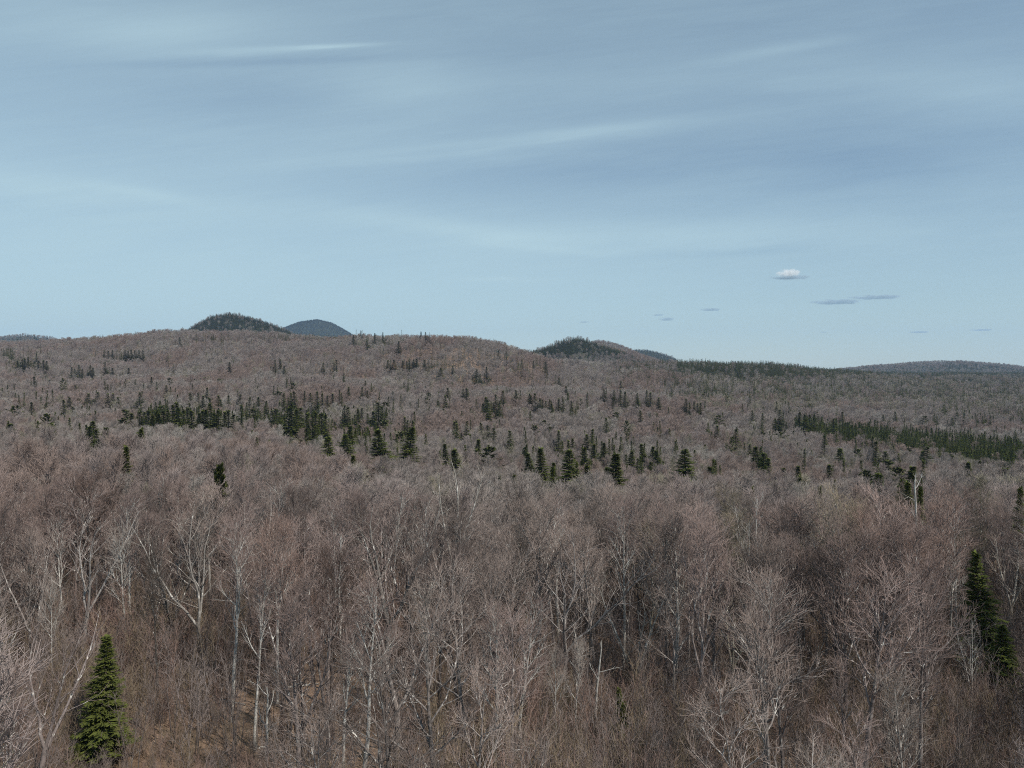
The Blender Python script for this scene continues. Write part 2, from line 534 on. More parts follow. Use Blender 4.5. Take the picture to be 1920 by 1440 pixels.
def bare_tree(seed, form, lod, H=17.0):
    """returns (trunk Geo, crown Geo)"""
    rng = np.random.RandomState(seed)
    tr, cr = Geo(), Geo()
    z1 = np.zeros((1, 3))
    up1 = unit(np.array([[rng.normal(0, .04), rng.normal(0, .04), 1.]]))
    kt = (9, 5, 3)[lod]
    r0 = rng.uniform(.14, .21)
    if form == 'forked':
        th = rng.uniform(.26, .42) * H
        P, R = grow(rng, z1, up1, np.array([th]), np.array([r0 * 1.2]), np.array([r0 * .85]), 6 if lod < 2 else 3, .035, .01)
        tr.tubes(P, R, kt)
        nl = rng.randint(3, 5)
        pos, D, rad, t = spawn(rng, P, R, nl, .93, .999, .16, .50)
        L = rng.uniform(.50, .66, nl) * H
        P1, R1 = grow(rng, pos, D, L, np.full(nl, r0 * .62), np.full(nl, .014), 8 if lod < 2 else 4, .09, .03)
        a1, l1 = (.35, .85), 2.9
        n2 = 11
        t20 = .12
    else:
        th = H * .93
        P, R = grow(rng, z1, up1, np.array([th]), np.array([r0]), np.array([.018]), 10 if lod < 2 else 4, .03, .03)
        tr.tubes(P, R, kt)
        nl = {'upright': 17, 'spreading': 13, 'slender': 12}[form]
        aa = {'upright': (.30, .62), 'spreading': (.6, 1.1), 'slender': (.4, .8)}[form]
        cb = {'upright': .36, 'spreading': .42, 'slender': .5}[form]
        pos, D, rad, t = spawn(rng, P, R, nl, cb, .99, *aa)
        lf = {'upright': .40, 'spreading': .31, 'slender': .20}[form]
        L = H * lf * (1.12 - .78 * (t - cb) / (1 - cb)) * rng.uniform(.7, 1.15, nl)
        P1, R1 = grow(rng, pos, D, L, np.minimum(rad * .7, .10), np.full(nl, .018), 7 if lod < 2 else 3, .10, .10 if form != 'spreading' else .05)
        a1, l1 = (.30, .85), 1.9
        n2 = 9
        t20 = .22
    cr.tubes(P1, R1, (6, 4, 3)[lod], 1)
    if form == 'upright':
        a1 = (.2, .55)
    # dead stubs along the trunk
    if lod == 0:
        pos, D, rad, t = spawn(rng, P, R, 7, .15, .6, 1.0, 1.7)
        Ps, Rs = grow(rng, pos, D, rng.uniform(.3, 1.6, 7), np.full(7, .025), np.full(7, .006), 3, .15, 0)
        tr.tubes(Ps, Rs, 4)
    pos, D, rad, t = spawn(rng, P1, R1, n2 if lod < 2 else n2 - 2, t20, .97, *a1)
    tw = (1.0, 1.6, 3.0)[lod]
    L = l1 * (1.25 - .8 * t) * rng.uniform(.6, 1.2, len(t))
    P2, R2 = grow(rng, pos, D, L, np.minimum(rad * .7, .042) * (1, 1.1, 1.4)[lod], np.full(len(t), .011) * tw, (5, 4, 3)[lod], .13, .09)
    cr.tubes(P2, R2, 3, 1 if lod == 0 else 0)
    n3 = (6 if form == 'upright' else 4, 6, 4)[lod]
    pos, D, rad, t = spawn(rng, P2, R2, n3, .15, .99, .3, .8)
    L = (1.15, 1.1, 1.3)[lod] * (1.15 - .5 * t) * rng.uniform(.6, 1.2, len(t))
    P3, R3 = grow(rng, pos, D, L, np.full(len(t), (.013, .019, .034)[lod]), np.full(len(t), (.006, .012, .022)[lod]), 3 if lod == 0 else 2, .15, .10)
    cr.tubes(P3, R3, 3)
    if lod == 0:
        pos, D, rad, t = spawn(rng, P3, R3, 1, .3, .98, .35, .85)
        L = .5 * rng.uniform(.6, 1.2, len(t))
        P4, R4 = grow(rng, pos, D, L, np.full(len(t), .0085), np.full(len(t), .0055), 2, .12, .08)
        cr.tubes(P4, R4, 3)
    return tr, cr


def dead_snag(seed, H, forks):
    rng = np.random.RandomState(seed)
    tr, cr = Geo(), Geo()
    P, R = grow(rng, np.zeros((1, 3)), unit(np.array([[rng.normal(0, .07), rng.normal(0, .07), 1.]])), np.array([H]), np.array([.19]), np.array([.07]), 9, .04, .02)
    tr.tubes(P, R, 8)
    # splintered tip: a few jagged spikes
    tip = P[:, -1].repeat(4, 0) + rng.normal(0, .03, (4, 3))
    Pt, Rt = grow(rng, tip, unit(rng.normal(0, .16, (4, 3)) + [0, 0, 1]), rng.uniform(.25, .8, 4), np.full(4, .045), np.full(4, .006), 3, .05, .1)
    tr.tubes(Pt, Rt, 4)
    pos, D, rad, t = spawn(rng, P, R, forks, .3, .97, .4, 1.2)
    P1, R1 = grow(rng, pos, D, rng.uniform(.6, 3.0, forks), rad * .5, rad * .16, 5, .16, .06)
    cr.tubes(P1, R1, 5)
    pos, D, rad, t = spawn(rng, P1, R1, 3, .3, .95, .4, 1.1)
    P2, R2 = grow(rng, pos, D, rng.uniform(.3, 1.1, len(t)), np.full(len(t), .018), np.full(len(t), .007), 3, .15, .06)
    cr.tubes(P2, R2, 3)
    return tr, cr


def conifer(seed, lod, H=14.0, W=3.6, form='spruce', bare=0.08):
    rng = np.random.RandomState(seed)
    tr, cr = Geo(), Geo()
    P, R = grow(rng, np.zeros((1, 3)), np.array([[0, 0, 1.]]), np.array([H]), np.array([H * .011]), np.array([.02]), 6 if lod < 2 else 3, .01, .02)
    tr.tubes(P, R, (7, 5, 3)[lod])
    nb = {'spruce': (150, 95, 44), 'pine': (70, 50, 30)}[form][lod]
    if bare > .5:
        nb = 58 if form == 'spruce' else 34
    t = bare + (1 - bare) * (np.arange(nb) + rng.uniform(0, 1, nb)) / nb
    az = np.arange(nb) * 2.4 + rng.uniform(-.4, .4, nb)
    if form == 'spruce':
        side = 1 + .28 * np.sin(az - rng.uniform(0, 6)) * np.sin(t * 9 + rng.uniform(0, 6))
        L = W * .5 * (np.clip(1.02 - t, 0.02, 1) ** .98) * rng.uniform(.72, 1.2, nb) * side
        L *= np.clip((t - bare) * 6 + .55, 0, 1) if bare < .5 else np.clip((t - bare) * 20 + .8, 0, 1)
        dz = np.interp(t, [0, .5, .85, 1], [-.35, -.12, .25, .9]) + rng.normal(0, .08, nb)
    else:
        L = W * .5 * np.interp(t, [0, .25, .6, .85, 1], [.7, 1, .9, .55, .15]) * rng.uniform(.45, 1.25, nb)
        dz = rng.uniform(.0, .45, nb) + .3 * (t > .85)
    D = unit(np.stack([np.cos(az), np.sin(az), dz], -1))
    f = np.clip(t * (P.shape[1] - 1), 0, P.shape[1] - 1.001)
    i = f.astype(int)
    pos = P[0, i] * (1 - (f - i))[:, None] + P[0, i + 1] * (f - i)[:, None]
    Pb, Rb = grow(rng, pos, D, L, np.full(nb, .03 if lod < 2 else .04), np.full(nb, .01), 4, .05, .04)
    cr.tubes(Pb, Rb, 3, 1)
    ns = {'spruce': (50, 28, 12), 'pine': (60, 26, 10)}[form][lod]
    s0 = .08 if form == 'spruce' else .35
    s = s0 + (1 - s0) * (np.arange(ns)[None] + rng.uniform(0, 1, (nb, ns))) / ns
    f = np.clip(s * 3, 0, 2.999)
    i = f.astype(int)
    r = np.arange(nb)[:, None]
    c = Pb[r, i] * (1 - (f - i))[..., None] + Pb[r, i + 1] * (f - i)[..., None]
    T = unit(Pb[r, i + 1] - Pb[r, i])
    up = np.array([0, 0, 1.])
    Sd = unit(np.cross(T, up))
    sgn = np.where(rng.uniform(0, 1, (nb, ns)) < .5, -1, 1)
    ln = np.clip(L[:, None] * .42 * (1.25 - s), .10, 1.0) * rng.uniform(.6, 1.25, (nb, ns)) + (.10, .12, .16)[lod]
    if form == 'pine':
        ln = rng.uniform(.25, .6, (nb, ns)) * (1, 1.2, 1.7)[lod]
    ang = rng.uniform(.2, 1.15, (nb, ns))
    dr = T * np.cos(ang)[..., None] + Sd * (sgn * np.sin(ang))[..., None] + up * (rng.normal(-.10 if form == 'spruce' else .25, .25, (nb, ns)))[..., None]
    dr = unit(dr)
    wd = unit(np.cross(dr, unit(up + rng.normal(0, .5, (nb, ns, 3)))))
    wdt = ln * {'spruce': .32, 'pine': .5}[form] * (.85, 1.15, 1.6)[lod]
    c = c + rng.normal(0, .05, c.shape)
    Q = np.stack([c, c + dr * (ln * .5)[..., None] + wd * (wdt * .5)[..., None], c + dr * ln[..., None], c + dr * (ln * .5)[..., None] - wd * (wdt * .5)[..., None]], 2)
    cr.quads(Q.reshape(-1, 4, 3), 0)
    # leader
    top = P[0, -1]
    k = 10
    a = rng.uniform(0, math.tau, k)
    c = top - up * rng.uniform(0, .9, k)[:, None]
    dr = unit(np.stack([np.cos(a) * .5, np.sin(a) * .5, np.ones(k)], -1))
    wd = unit(np.cross(dr, rng.normal(0, 1, (k, 3))))
    Q = np.stack([c, c + dr * .25 + wd * .07, c + dr * .5, c + dr * .25 - wd * .07], 1)
    cr.quads(Q, 0)
    return tr, cr


def sapling(seed):
    rng = np.random.RandomState(seed)
    g = Geo()
    n = 5
    P0 = np.concatenate([rng.normal(0, .7, (n, 2)), np.zeros((n, 1))], 1)
    D = unit(np.concatenate([rng.normal(0, .12, (n, 2)), np.ones((n, 1))], 1))
    L = rng.uniform(2.2, 5.5, n)
    P, R = grow(rng, P0, D, L, np.full(n, .028), np.full(n, .007), 5, .06, .05)
    g.tubes(P, R, 4)
    pos, D, rad, t = spawn(rng, P, R, 13, .2, .97, .3, .8)
    P1, R1 = grow(rng, pos, D, rng.uniform(.5, 1.5, len(t)), np.full(len(t), .011), np.full(len(t), .006), 3, .1, .12)
    g.tubes(P1, R1, 3)
    pos, D, rad, t = spawn(rng, P1, R1, 5, .2, .97, .3, .8)
    P1, R1 = grow(rng, pos, D, rng.uniform(.2, .6, len(t)), np.full(len(t), .008), np.full(len(t), .005), 2, .1, .12)
    g.tubes(P1, R1, 3)
    return g


# ------------------------------------------------------------------ ground sheet and hills
def build_ground():
    th = np.concatenate([np.linspace(-math.pi, -.8, 60, endpoint=False), np.linspace(-.8, .8, 320, endpoint=False), np.linspace(.8, math.pi, 60)])
    r = np.concatenate([[0.5], np.geomspace(6, 8800, 330)])
    R_, T_ = np.meshgrid(r, th, indexing='ij')
    x, y = R_ * np.sin(T_), R_ * np.cos(T_)
    z = base_ground(x.ravel(), y.ravel())
    V = np.stack([x.ravel(), y.ravel(), z], -1)
    n, m = len(r), len(th)
    i = np.arange(n * m).reshape(n, m)
    q = np.stack([i[:-1, :-1], i[:-1, 1:], i[1:, 1:], i[1:, :-1]], -1).reshape(-1, 4)
    V = np.vstack([V, [[0, 0, V[0, 2]]]])
    tri = np.stack([i[0, :-1], np.full(m - 1, n * m), i[0, 1:]], -1)
    me = raw_mesh('forest_floor', V, [q, tri], [M_ground], None, True)
    o = bpy.data.objects.new('ground', me)
    COL.objects.link(o)
    tag(o, 'rolling forest floor covered in orange brown leaf litter', kind='structure')
    names = {'hill_a': 'dark green rounded hill', 'hill_b': 'far blue summit', 'hill_c': 'cone shaped wooded hill', 'hill_d': 'bare brown shoulder',
             'hill_e': 'far blue-green slope', 'hill_f': 'long low purple hill', 'hill_g': 'faint bluish hill'}
    for h in HILLS:
        nm, D, W, cr, cf = h
        us = np.linspace(cr[0][0] - 10, cr[-1][0] + 10, 110)
        ys = np.linspace(D - 2.2 * W, D + 2.2 * W, 80)
        S_, Y_ = np.meshgrid((us - U0) / F, ys, indexing='ij')
        X_ = S_ * Y_
        z = hill_canopy(h, X_.ravel(), Y_.ravel()) - tree_h(Y_.ravel()) - 1.0
        V = np.stack([X_.ravel(), Y_.ravel(), z], -1)
        i = np.arange(110 * 80).reshape(110, 80)
        q = np.stack([i[:-1, :-1], i[1:, :-1], i[1:, 1:], i[:-1, 1:]], -1).reshape(-1, 4)
        o = bpy.data.objects.new('hill', raw_mesh('hill', V, [q], [M_moss if cf > .4 else M_ground], None, True))
        COL.objects.link(o)
        tag(o, names[nm], kind='structure')


build_ground()

# ------------------------------------------------------------------ sources
FORMS = ['upright', 'forked', 'spreading', 'upright', 'slender', 'forked', 'spreading', 'upright', 'forked', 'slender', 'upright', 'spreading']
FORM_WORD = {'upright': 'upright-twigged', 'forked': 'fork-trunked', 'spreading': 'spreading', 'slender': 'slender'}
NEAR = []
for k, fm in enumerate(FORMS):
    a, b = bare_tree(100 + k, fm, 0)
    NEAR.append((a.mesh('bare_trunk', [M_bark]), b.mesh('bare_crown', [M_twig, M_limb])))
BIRCH = []
for k in range(3):
    a, b = bare_tree(150 + k, 'slender', 0)
    BIRCH.append((a.mesh('birch_trunk', [M_birch]), b.mesh('birch_crown', [M_twig, M_birch])))
BIRCH_T = bare_tree(161, 'forked', 0)
BIRCH.append((BIRCH_T[0].mesh('birch_trunk', [M_birch]), BIRCH_T[1].mesh('birch_crown', [M_birch, M_birch])))
SNAG = []
for k, (h, f) in enumerate(((9, 4), (11, 3), (7, 6), (12, 9))):
    a, b = dead_snag(180 + k, h, f)
    g = Geo()
    g.V, g.F4, g.m4 = a.V + b.V, a.F4 + [f_ + a.n for f_ in b.F4], a.m4 + b.m4
    SNAG.append(g.mesh('dead_snag', [M_birch]))


def joined(a, b, name, mats_a, mats_b):
    """one mesh: trunk geo a, crown geo b"""
    g = Geo()
    g.V = a.V + b.V
    g.F4 = a.F4 + [f + a.n for f in b.F4]
    g.m4 = [m for m in a.m4] + [m + len(mats_a) for m in b.m4]
    return g.mesh(name, mats_a + mats_b)


CON = {}
CONSEED = {}
for sp, nd in (('spruce', M_needle), ('fir', M_fir), ('pine', M_pine)):
    fm = 'pine' if sp == 'pine' else 'spruce'
    for lod in (0, 1, 2):
        lst = []
        for k in range((3, 5, 5)[lod]):
            W = {'spruce': (3.5, 3.0, 4.4, 3.2, 3.9)[k], 'fir': (3.4, 4.2, 5.2, 3.6, 4.6)[k], 'pine': 7.0 + k * .5}[sp]
            a, b = conifer(300 + k + 17 * lod + len(sp), lod, 14.0, W, fm, {'spruce': .10, 'fir': .06, 'pine': .34}[sp])
            if lod == 0:
                lst.append((a.mesh('conifer_trunk', [M_conbark]), b.mesh('conifer_crown', [nd, M_conbark])))
            else:
                lst.append(joined(a, b, sp + '_tree', [M_conbark], [nd, M_conbark]))
        CON[sp, lod] = lst

HIGH = {}
for sp, nd in (('spruce', M_needle), ('fir', M_fir), ('pine', M_pine)):
    a, b = conifer(377 + len(sp), 0, 14.0, 3.5, 'pine' if sp == 'pine' else 'spruce', .70)
    HIGH[sp] = (a.mesh('conifer_trunk', [M_conbark]), b.mesh('conifer_crown', [nd, M_conbark]))

# ------------------------------------------------------------------ where trees stand
RS = np.random.RandomState(11)


def project(x, y, z):
    return U0 + F * x / y, V0 - F * z / y


# coarse visibility table: highest canopy angle met so far along each bearing
vs = np.linspace(-1, 1, 400)
vd = np.geomspace(20, 8000, 500)
S_, D_ = np.meshgrid(vs, vd)
zc, _own = canopy((S_ * D_).ravel(), D_.ravel())
ang = (zc.reshape(S_.shape) - 3.0) / D_
HZ = np.maximum.accumulate(ang, axis=0)


def visible(x, y, ztop, margin=5.0):
    s = x / y
    j = np.clip(((s + 1) / 2 * 399).round().astype(int), 0, 399)
    i = np.clip(np.searchsorted(vd, y * .97) - 1, 0, 499)
    return (ztop + margin) / y > HZ[i, j]


def jitter_grid(d0, d1, sp, smax=.86):
    xs = np.arange(-d1 * smax, d1 * smax, sp)
    ys = np.arange(d0, d1, sp * .866)
    X, Y = np.meshgrid(xs, ys)
    X = X + (np.arange(len(ys)) % 2)[:, None] * sp * .5
    X = (X + RS.uniform(-.38, .38, X.shape) * sp).ravel()
    Y = (Y + RS.uniform(-.38, .38, Y.shape) * sp).ravel()
    m = (np.abs(X) < Y * smax) & (Y >= d0) & (Y < d1)
    return X[m], Y[m]


def field(x, y, wl, seed):
    r = np.random.RandomState(seed)
    z = np.zeros_like(x)
    for k in range(6):
        a = r.uniform(0, math.tau)
        f = math.tau / (wl * r.uniform(.5, 1.5))
        z += np.sin((math.cos(a) * x + math.sin(a) * y) * f + r.uniform(0, 6.3))
    return z / 2.4


ELL = [(345, 782, 100, 24, .6), (545, 785, 36, 30, .65), (592, 795, 34, 30, .65), (655, 800, 30, 35, .6), (700, 790, 40, 35, .5), (480, 770, 50, 22, .3),
       (760, 830, 30, 30, .4), (45, 683, 32, 9, .7), (15, 661, 18, 5, .8), (240, 664, 50, 6, .4), (770, 683, 50, 6, .6), (920, 768, 25, 15, .6),
       (1060, 764, 50, 8, .4), (1090, 855, 75, 25, .35), (1210, 862, 50, 28, .45), (1000, 686, 30, 7, .4), (700, 640, 60, 10, .25), (500, 632, 200, 5, .35),
       (840, 680, 60, 6, .35), (1230, 684, 90, 10, .55), (1200, 700, 60, 6, .3), (150, 775, 40, 12, .15), (900, 800, 60, 18, .15), (550, 690, 80, 20, .12), (1420, 860, 40, 25, .3), (1650, 900, 90, 25, .25)]
PL_TOP = ([1480, 1520, 1590, 1640, 1760, 1920, 2300], [782, 780, 788, 795, 806, 822, 850])
PL_BOT = ([1480, 1520, 1560, 1640, 1700, 1760, 1850, 1920, 2300], [786, 806, 818, 824, 834, 846, 862, 878, 920])


def con_share(u, v, own, y):
    p = np.where((v > 700) & (y > 230), .07, .035)
    for (a, b, ra, rb, pr) in ELL:
        q = ((u - a) / ra) ** 2 + ((v - b) / rb) ** 2
        p = np.maximum(p, pr * np.clip(1.5 - q, 0, 1))
    open_ = own < 0
    p = np.where(open_ & (u > 1270) & (v < 702) & (y > 1250), np.maximum(p, .9), p)
    p = np.where(open_ & (u > 1250) & (v >= 690) & (v < 748) & (y > 700), np.maximum(p, .5), p)
    p = np.where(open_ & (u > 1750) & (v >= 700) & (v < 790) & (y > 500), np.maximum(p, .38), p)
    inside = (u > 1490) & (v > np.interp(u, *PL_TOP)) & (v < np.interp(u, *PL_BOT)) & (y > 250)
    p = np.where(inside, .9, p)
    for k, h in enumerate(HILLS):
        q = np.full(u.shape, h[4])
        if h[0] == 'hill_c':
            q = np.where((v < 660) & (u < 1175), .93, .33)
            q = np.where((u > 1100) & (v > 690 - 0.0), .3, q)
        if h[0] == 'hill_f':
            q = np.where((u > 1775) & (v < 692), .65, .4)
        p = np.where(own == k, q, p)
    return p, inside


allX, allY, tier = [], [], []
for d0, d1, sp in ((24, 160, 4.3), (160, 420, 5.6), (420, 1600, 5.9), (1600, 2100, 6.5), (2100, 3000, 8.0), (3000, 5000, 13.0), (5200, 6300, 17.0)):
    x, y = jitter_grid(d0, d1, sp, .84 if d1 < 1600 else .78)
    allX.append(x)
    allY.append(y)
X = np.concatenate(allX)
Y = np.concatenate(allY)
Zc, OWN = canopy(X, Y)
TH = tree_h(Y)
vis = visible(X, Y, Zc + 2)
far_keep = (Y < 1600) | (OWN >= 0) | (RS.uniform(0, 1, len(Y)) < .8)
m = vis & far_keep
X, Y, Zc, OWN, TH = X[m], Y[m], Zc[m], OWN[m], TH[m]
U, Vv = project(X, Y, Zc)
P_, PLANT = con_share(U, Vv, OWN, Y)
clump = field(X, Y, 60, 3)
isc = RS.uniform(0, 1, len(X)) < np.clip(P_ * (1 + .5 * clump * (P_ < .6)), 0, 1)
isc &= ~((Y < 170))
g1 = field(X, Y, 150, 8)
g2 = field(X, Y, 60, 9)
g3 = field(X, Y, 260, 10)
lot = RS.uniform(0, 1, len(X))
CLS = np.where(g1 + .5 * g2 + (lot - .5) * .9 > .6, 2, np.where(g1 + .5 * g2 + (lot - .5) * .9 > -.1, 1, 0))
CLS = np.where((g3 + .6 * g2 + (lot - .5) * .7 > .95) & (CLS < 2) & (Y > 130), 3, CLS)
CLS = np.where((RS.uniform(0, 1, len(X)) < .025), 3, CLS)
CLS = np.where((RS.uniform(0, 1, len(X)) < .05), 4, CLS)
CLS = np.where((U > 1300) & (Vv < 760) & (Vv > 690) & (RS.uniform(0, 1, len(X)) < .3) & (OWN < 0), 4, CLS)
CLS = np.where((U > 1180) & (Y < 130) & (RS.uniform(0, 1, len(X)) < .5) & (CLS == 0), 1, CLS)

# ------------------------------------------------------------------ hand-read trees: (u, v of the top, height seen in px, kind)
EXPL = """337,632,12;415,628,10;358,625,8;368,622,10;58,652,10;53,655,8;68,663,14;25,680,10;33,676,14;40,674,16;47,672,18;53,670,20;72,677,13;80,676,14;87,677,14;
3,657,9;8,657,9;14,658,9;20,658,9;26,659,9;38,660,8;44,660,8;195,657,12;203,658,11;211,657,12;218,658,10;233,657,12;240,658,11;246,656,13;254,657,11;262,657,12;268,656,14;283,660,9;
134,688,14;141,692,12;149,685,20;155,693,14;168,685,18;174,690,14;164,692,10;197,679,13;205,689,10;211,690,12;242,690,14;65,707,13;59,711,10;118,710,22,p;283,707,16;293,717,10;
318,708,9;312,723,14;315,664,8;429,679,12;415,669,8;397,668,7;435,665,8;439,666,7;526,655,25;516,675,18;605,680,14;631,675,18;627,680,14;532,687,11;545,711,8;165,738,16,f;181,735,16,f;
202,738,14;212,738,16;223,745,12;260,736,24,f;299,747,9;60,755,22;45,751,10;130,745,15;120,750,24;135,763,13;86,778,25,p;100,795,16,f;14,795,12,f;162,800,16,f;178,790,26;190,803,14,f;150,800,9;
267,805,30;256,812,16,f;358,738,18;380,742,15;372,737,14;388,727,20;394,748,18;408,742,20;414,749,14;429,742,20;450,740,12;238,770,18;246,777,14;250,775,16;260,773,22;268,773,22;273,780,15;
280,770,28;288,778,22;295,772,28;302,775,25;306,770,28;315,770,28;325,760,38;332,755,44;338,765,35;345,768,30;352,765,32;360,770,32;368,775,30;377,770,34;385,768,36;392,757,44;
405,775,28;412,770,34;420,772,32;428,770,34;436,778,26;453,760,28;468,745,20;500,752,20;484,745,16;508,770,24;517,767,26;532,737,22;553,735,24;545,737,14;571,733,14;583,737,18;595,735,30;
604,738,20;613,742,14;623,738,18;637,732,14;540,765,52;548,763,55;556,768,48;563,765,45;575,775,42;585,778,40;592,773,48;602,775,46;610,778,40;617,820,38,f;230,838,42;573,824,14;
645,760,30;652,765,42;650,800,40,f;655,815,35,f;665,620,10;668,622,10;672,621,9;677,620,11;680,622,9;663,628,18;688,638,12;690,623,10;703,625,14;718,623,14;730,633,10;735,633,10;753,622,7;
747,640,18;718,650,10;783,626,8;790,622,12;798,623,11;806,628,8;898,657,10;934,657,14;946,658,9;950,658,9;720,676,10;727,676,11;733,677,10;740,675,12;748,677,10;755,676,12;762,677,11;768,676,12;
775,674,14;782,673,16;788,677,10;796,675,13;810,673,9;820,674,9;828,673,10;835,672,10;843,673,9;850,672,10;860,673,10;827,690,16,f;849,686,13;869,705,6;893,693,13;900,702,15;912,688,18;
979,673,14;962,683,9;957,682,9;970,680,9;1000,677,12;1007,678,10;1023,679,15;999,702,8;1048,708,13;1041,704,10;1066,712,10;1061,724,12;1136,717,9;1130,718,9;1133,730,13;1137,735,9;1151,731,14;
1163,715,12;1163,730,20;1172,735,22;1195,737,17;1212,732,22;1219,736,22;1235,746,12;653,726,12;679,726,18;689,733,15;711,733,9;765,722,9;807,718,8;737,730,10;752,738,9;834,742,24,f;840,727,12;
868,729,11;875,728,14;916,734,42;910,745,34;905,757,20;931,740,28;943,733,22;937,752,20;969,732,14;992,738,15;1001,738,17;996,742,12;1013,747,18;1018,750,14;1023,752,14;1030,749,18;1035,757,12;
1047,747,20;1056,747,18;1065,742,8;1072,752,13;1082,750,8;1101,749,7;712,755,30;716,762,25;678,765,20;672,768,22;700,772,25;758,782,18;765,788,16;775,790,14;851,790,20;857,795,17;874,790,22;
902,793,14;916,798,14;928,803,12;958,808,26;1046,808,24;1075,823,22;1067,826,14;1098,815,22;1111,805,24;1137,784,24;1175,790,24,p;1202,770,22;1232,775,8;718,806,58,f;765,802,60;658,855,34;
858,843,38,f;890,825,26;841,832,25;996,850,28;1017,840,62,f;1037,878,37,f;1067,845,55,f;1108,873,30;1126,876,26;1152,850,64;1047,868,15;1105,833,35;1095,840,30;1135,830,26;1182,846,22;1205,833,28;
1223,837,25;1233,845,24;938,892,22;963,890,32;982,838,12;1287,748,17;1293,758,12;1302,753,17;1308,757,14;1313,755,14;1321,759,10;1411,770,17;1463,769,22;1430,775,13;1454,785,12;1469,787,11;
1474,788,10;1362,742,10;1406,743,10;1415,743,10;1600,737,9;1499,773,18;1511,778,20;1519,778,17;1529,778,18;1562,785,15;1579,772,14;1657,778,15;1679,772,15;1785,783,14;1344,798,14;1378,805,20;
1372,822,30,p;1408,833,20,f;1417,838,32;1431,850,30,f;1440,860,20,f;1288,845,60,f;1545,816,22;1577,842,34,f;1636,818,20;1642,828,30;1658,847,22;1737,838,28;1727,846,16;1812,867,20;1790,855,14;
1857,862,14;1869,878,20;1709,875,30;1717,885,22;1730,898,18;1555,872,18;1568,900,20;1502,894,28,f;1542,914,26;1453,902,16;1331,875,18;1508,862,10;1493,875,16;1470,878,14;1625,885,22,p;1642,888,24,f;
1650,890,28,f;1690,900,42,f;1705,905,45,f;1725,915,35,f;1911,915,40,f;1413,915,25,f;408,875,38,p"""
ex = []
for tok in EXPL.replace('\n', '').split(';'):
    q = tok.split(',')
    ex.append((float(q[0]), float(q[1]), float(q[2]), {'p': 'pine', 'f': 'fir'}.get(q[3] if len(q) > 3 else '', 'spruce')))

DD = np.geomspace(60, 2600, 700)
con_ind = []   # species, x, y, zbase, H, u, vtop, hpx
for (u, vt, hp, spc) in ex:
    s = (u - U0) / F
    zc_, _ = canopy(s * DD, DD)
    vc = V0 - F * zc_ / DD
    vcm = np.minimum.accumulate(vc)
    need = vt + hp * .86
    k = np.argmax(vcm <= need)
    if vcm[k] > need:
        k = len(DD) - 1
    d = DD[k]
    if hp * d / F > 15:
        d = 15 * F / hp
    if d < 70:
        d = 70.
    x = s * d
    zg = float(ground(np.array([x]), np.array([d]))[0])
    ztop = (V0 - vt) / F * d
    H = min(max(ztop - zg, 5.0), 26.0)
    con_ind.append([spc, x, d, zg, ztop - zg if 4 < ztop - zg < 30 else H, u, vt, hp])
for c in con_ind:
    pass
# hand-placed near conifers: kind, u, depth, v of top
for spc, u, d, vt in (('spruce', 190, 59, 1200), ('spruce', 150, 57, 1392), ('fir', 1842, 74, 1036), ('fir', 1885, 68, 1175), ('spruce', 1165, 60, 1290), ('fir', 1222, 57, 1375),
                      ('spruce', 225, 100, 1085), ('spruce', 262, 108, 1100), ('fir', 352, 92, 1105), ('spruce', 180, 98, 1120), ('fir', 350, 76, 1225)):
    x = (u - U0) / F * d
    zg = float(ground(np.array([x]), np.array([float(d)]))[0])
    con_ind.append([spc, x, float(d), zg, (V0 - vt) / F * d - zg, float(u), float(vt), 100.])

# keep random crowns out of the way of the hand-placed conifers
kp = np.ones(len(X), bool)
for c in con_ind:
    if c[2] < 1500:
        kp &= ~((np.abs(X - c[1]) < 2.2) & (np.abs(Y - c[2]) < 2.6))
        if c[2] > 150:
            kp &= ~((Y < c[2]) & (Vv - (1.0 + .0012 * Y) / Y * F < c[6] + c[7] * (.85 if c[2] > 200 else .6)) & (np.abs(U - c[5]) < c[7] * .25 + 1.6 / Y * F))
# nobody stands under the drone: tall crowns start beyond the bottom edge, young ones fill in on the right
lotk = RS.uniform(0, 1, len(X))
kp &= (Y > 56) | ((U > 1130) & (Y > 38) & (lotk < .85)) | ((U > 520) & (U <= 1130) & (Y > 40) & (lotk < .6)) | ((U < 130) & (Y > 38) & (lotk < .7))
for c in con_ind[-11:-6]:
    kp &= ~((Y < c[2] + 4) & (np.abs(U - c[5]) < (95 if c[5] > 1700 else 42)) & (Y > 20))
X, Y, Zc, OWN, TH, U, Vv, isc, CLS, PLANT = [q[kp] for q in (X, Y, Zc, OWN, TH, U, Vv, isc, CLS, PLANT)]
TH = np.where(Y < 57, TH * RS.uniform(.72, 1.0, len(TH)), TH)

GRD = Zc - tree_h(Y)
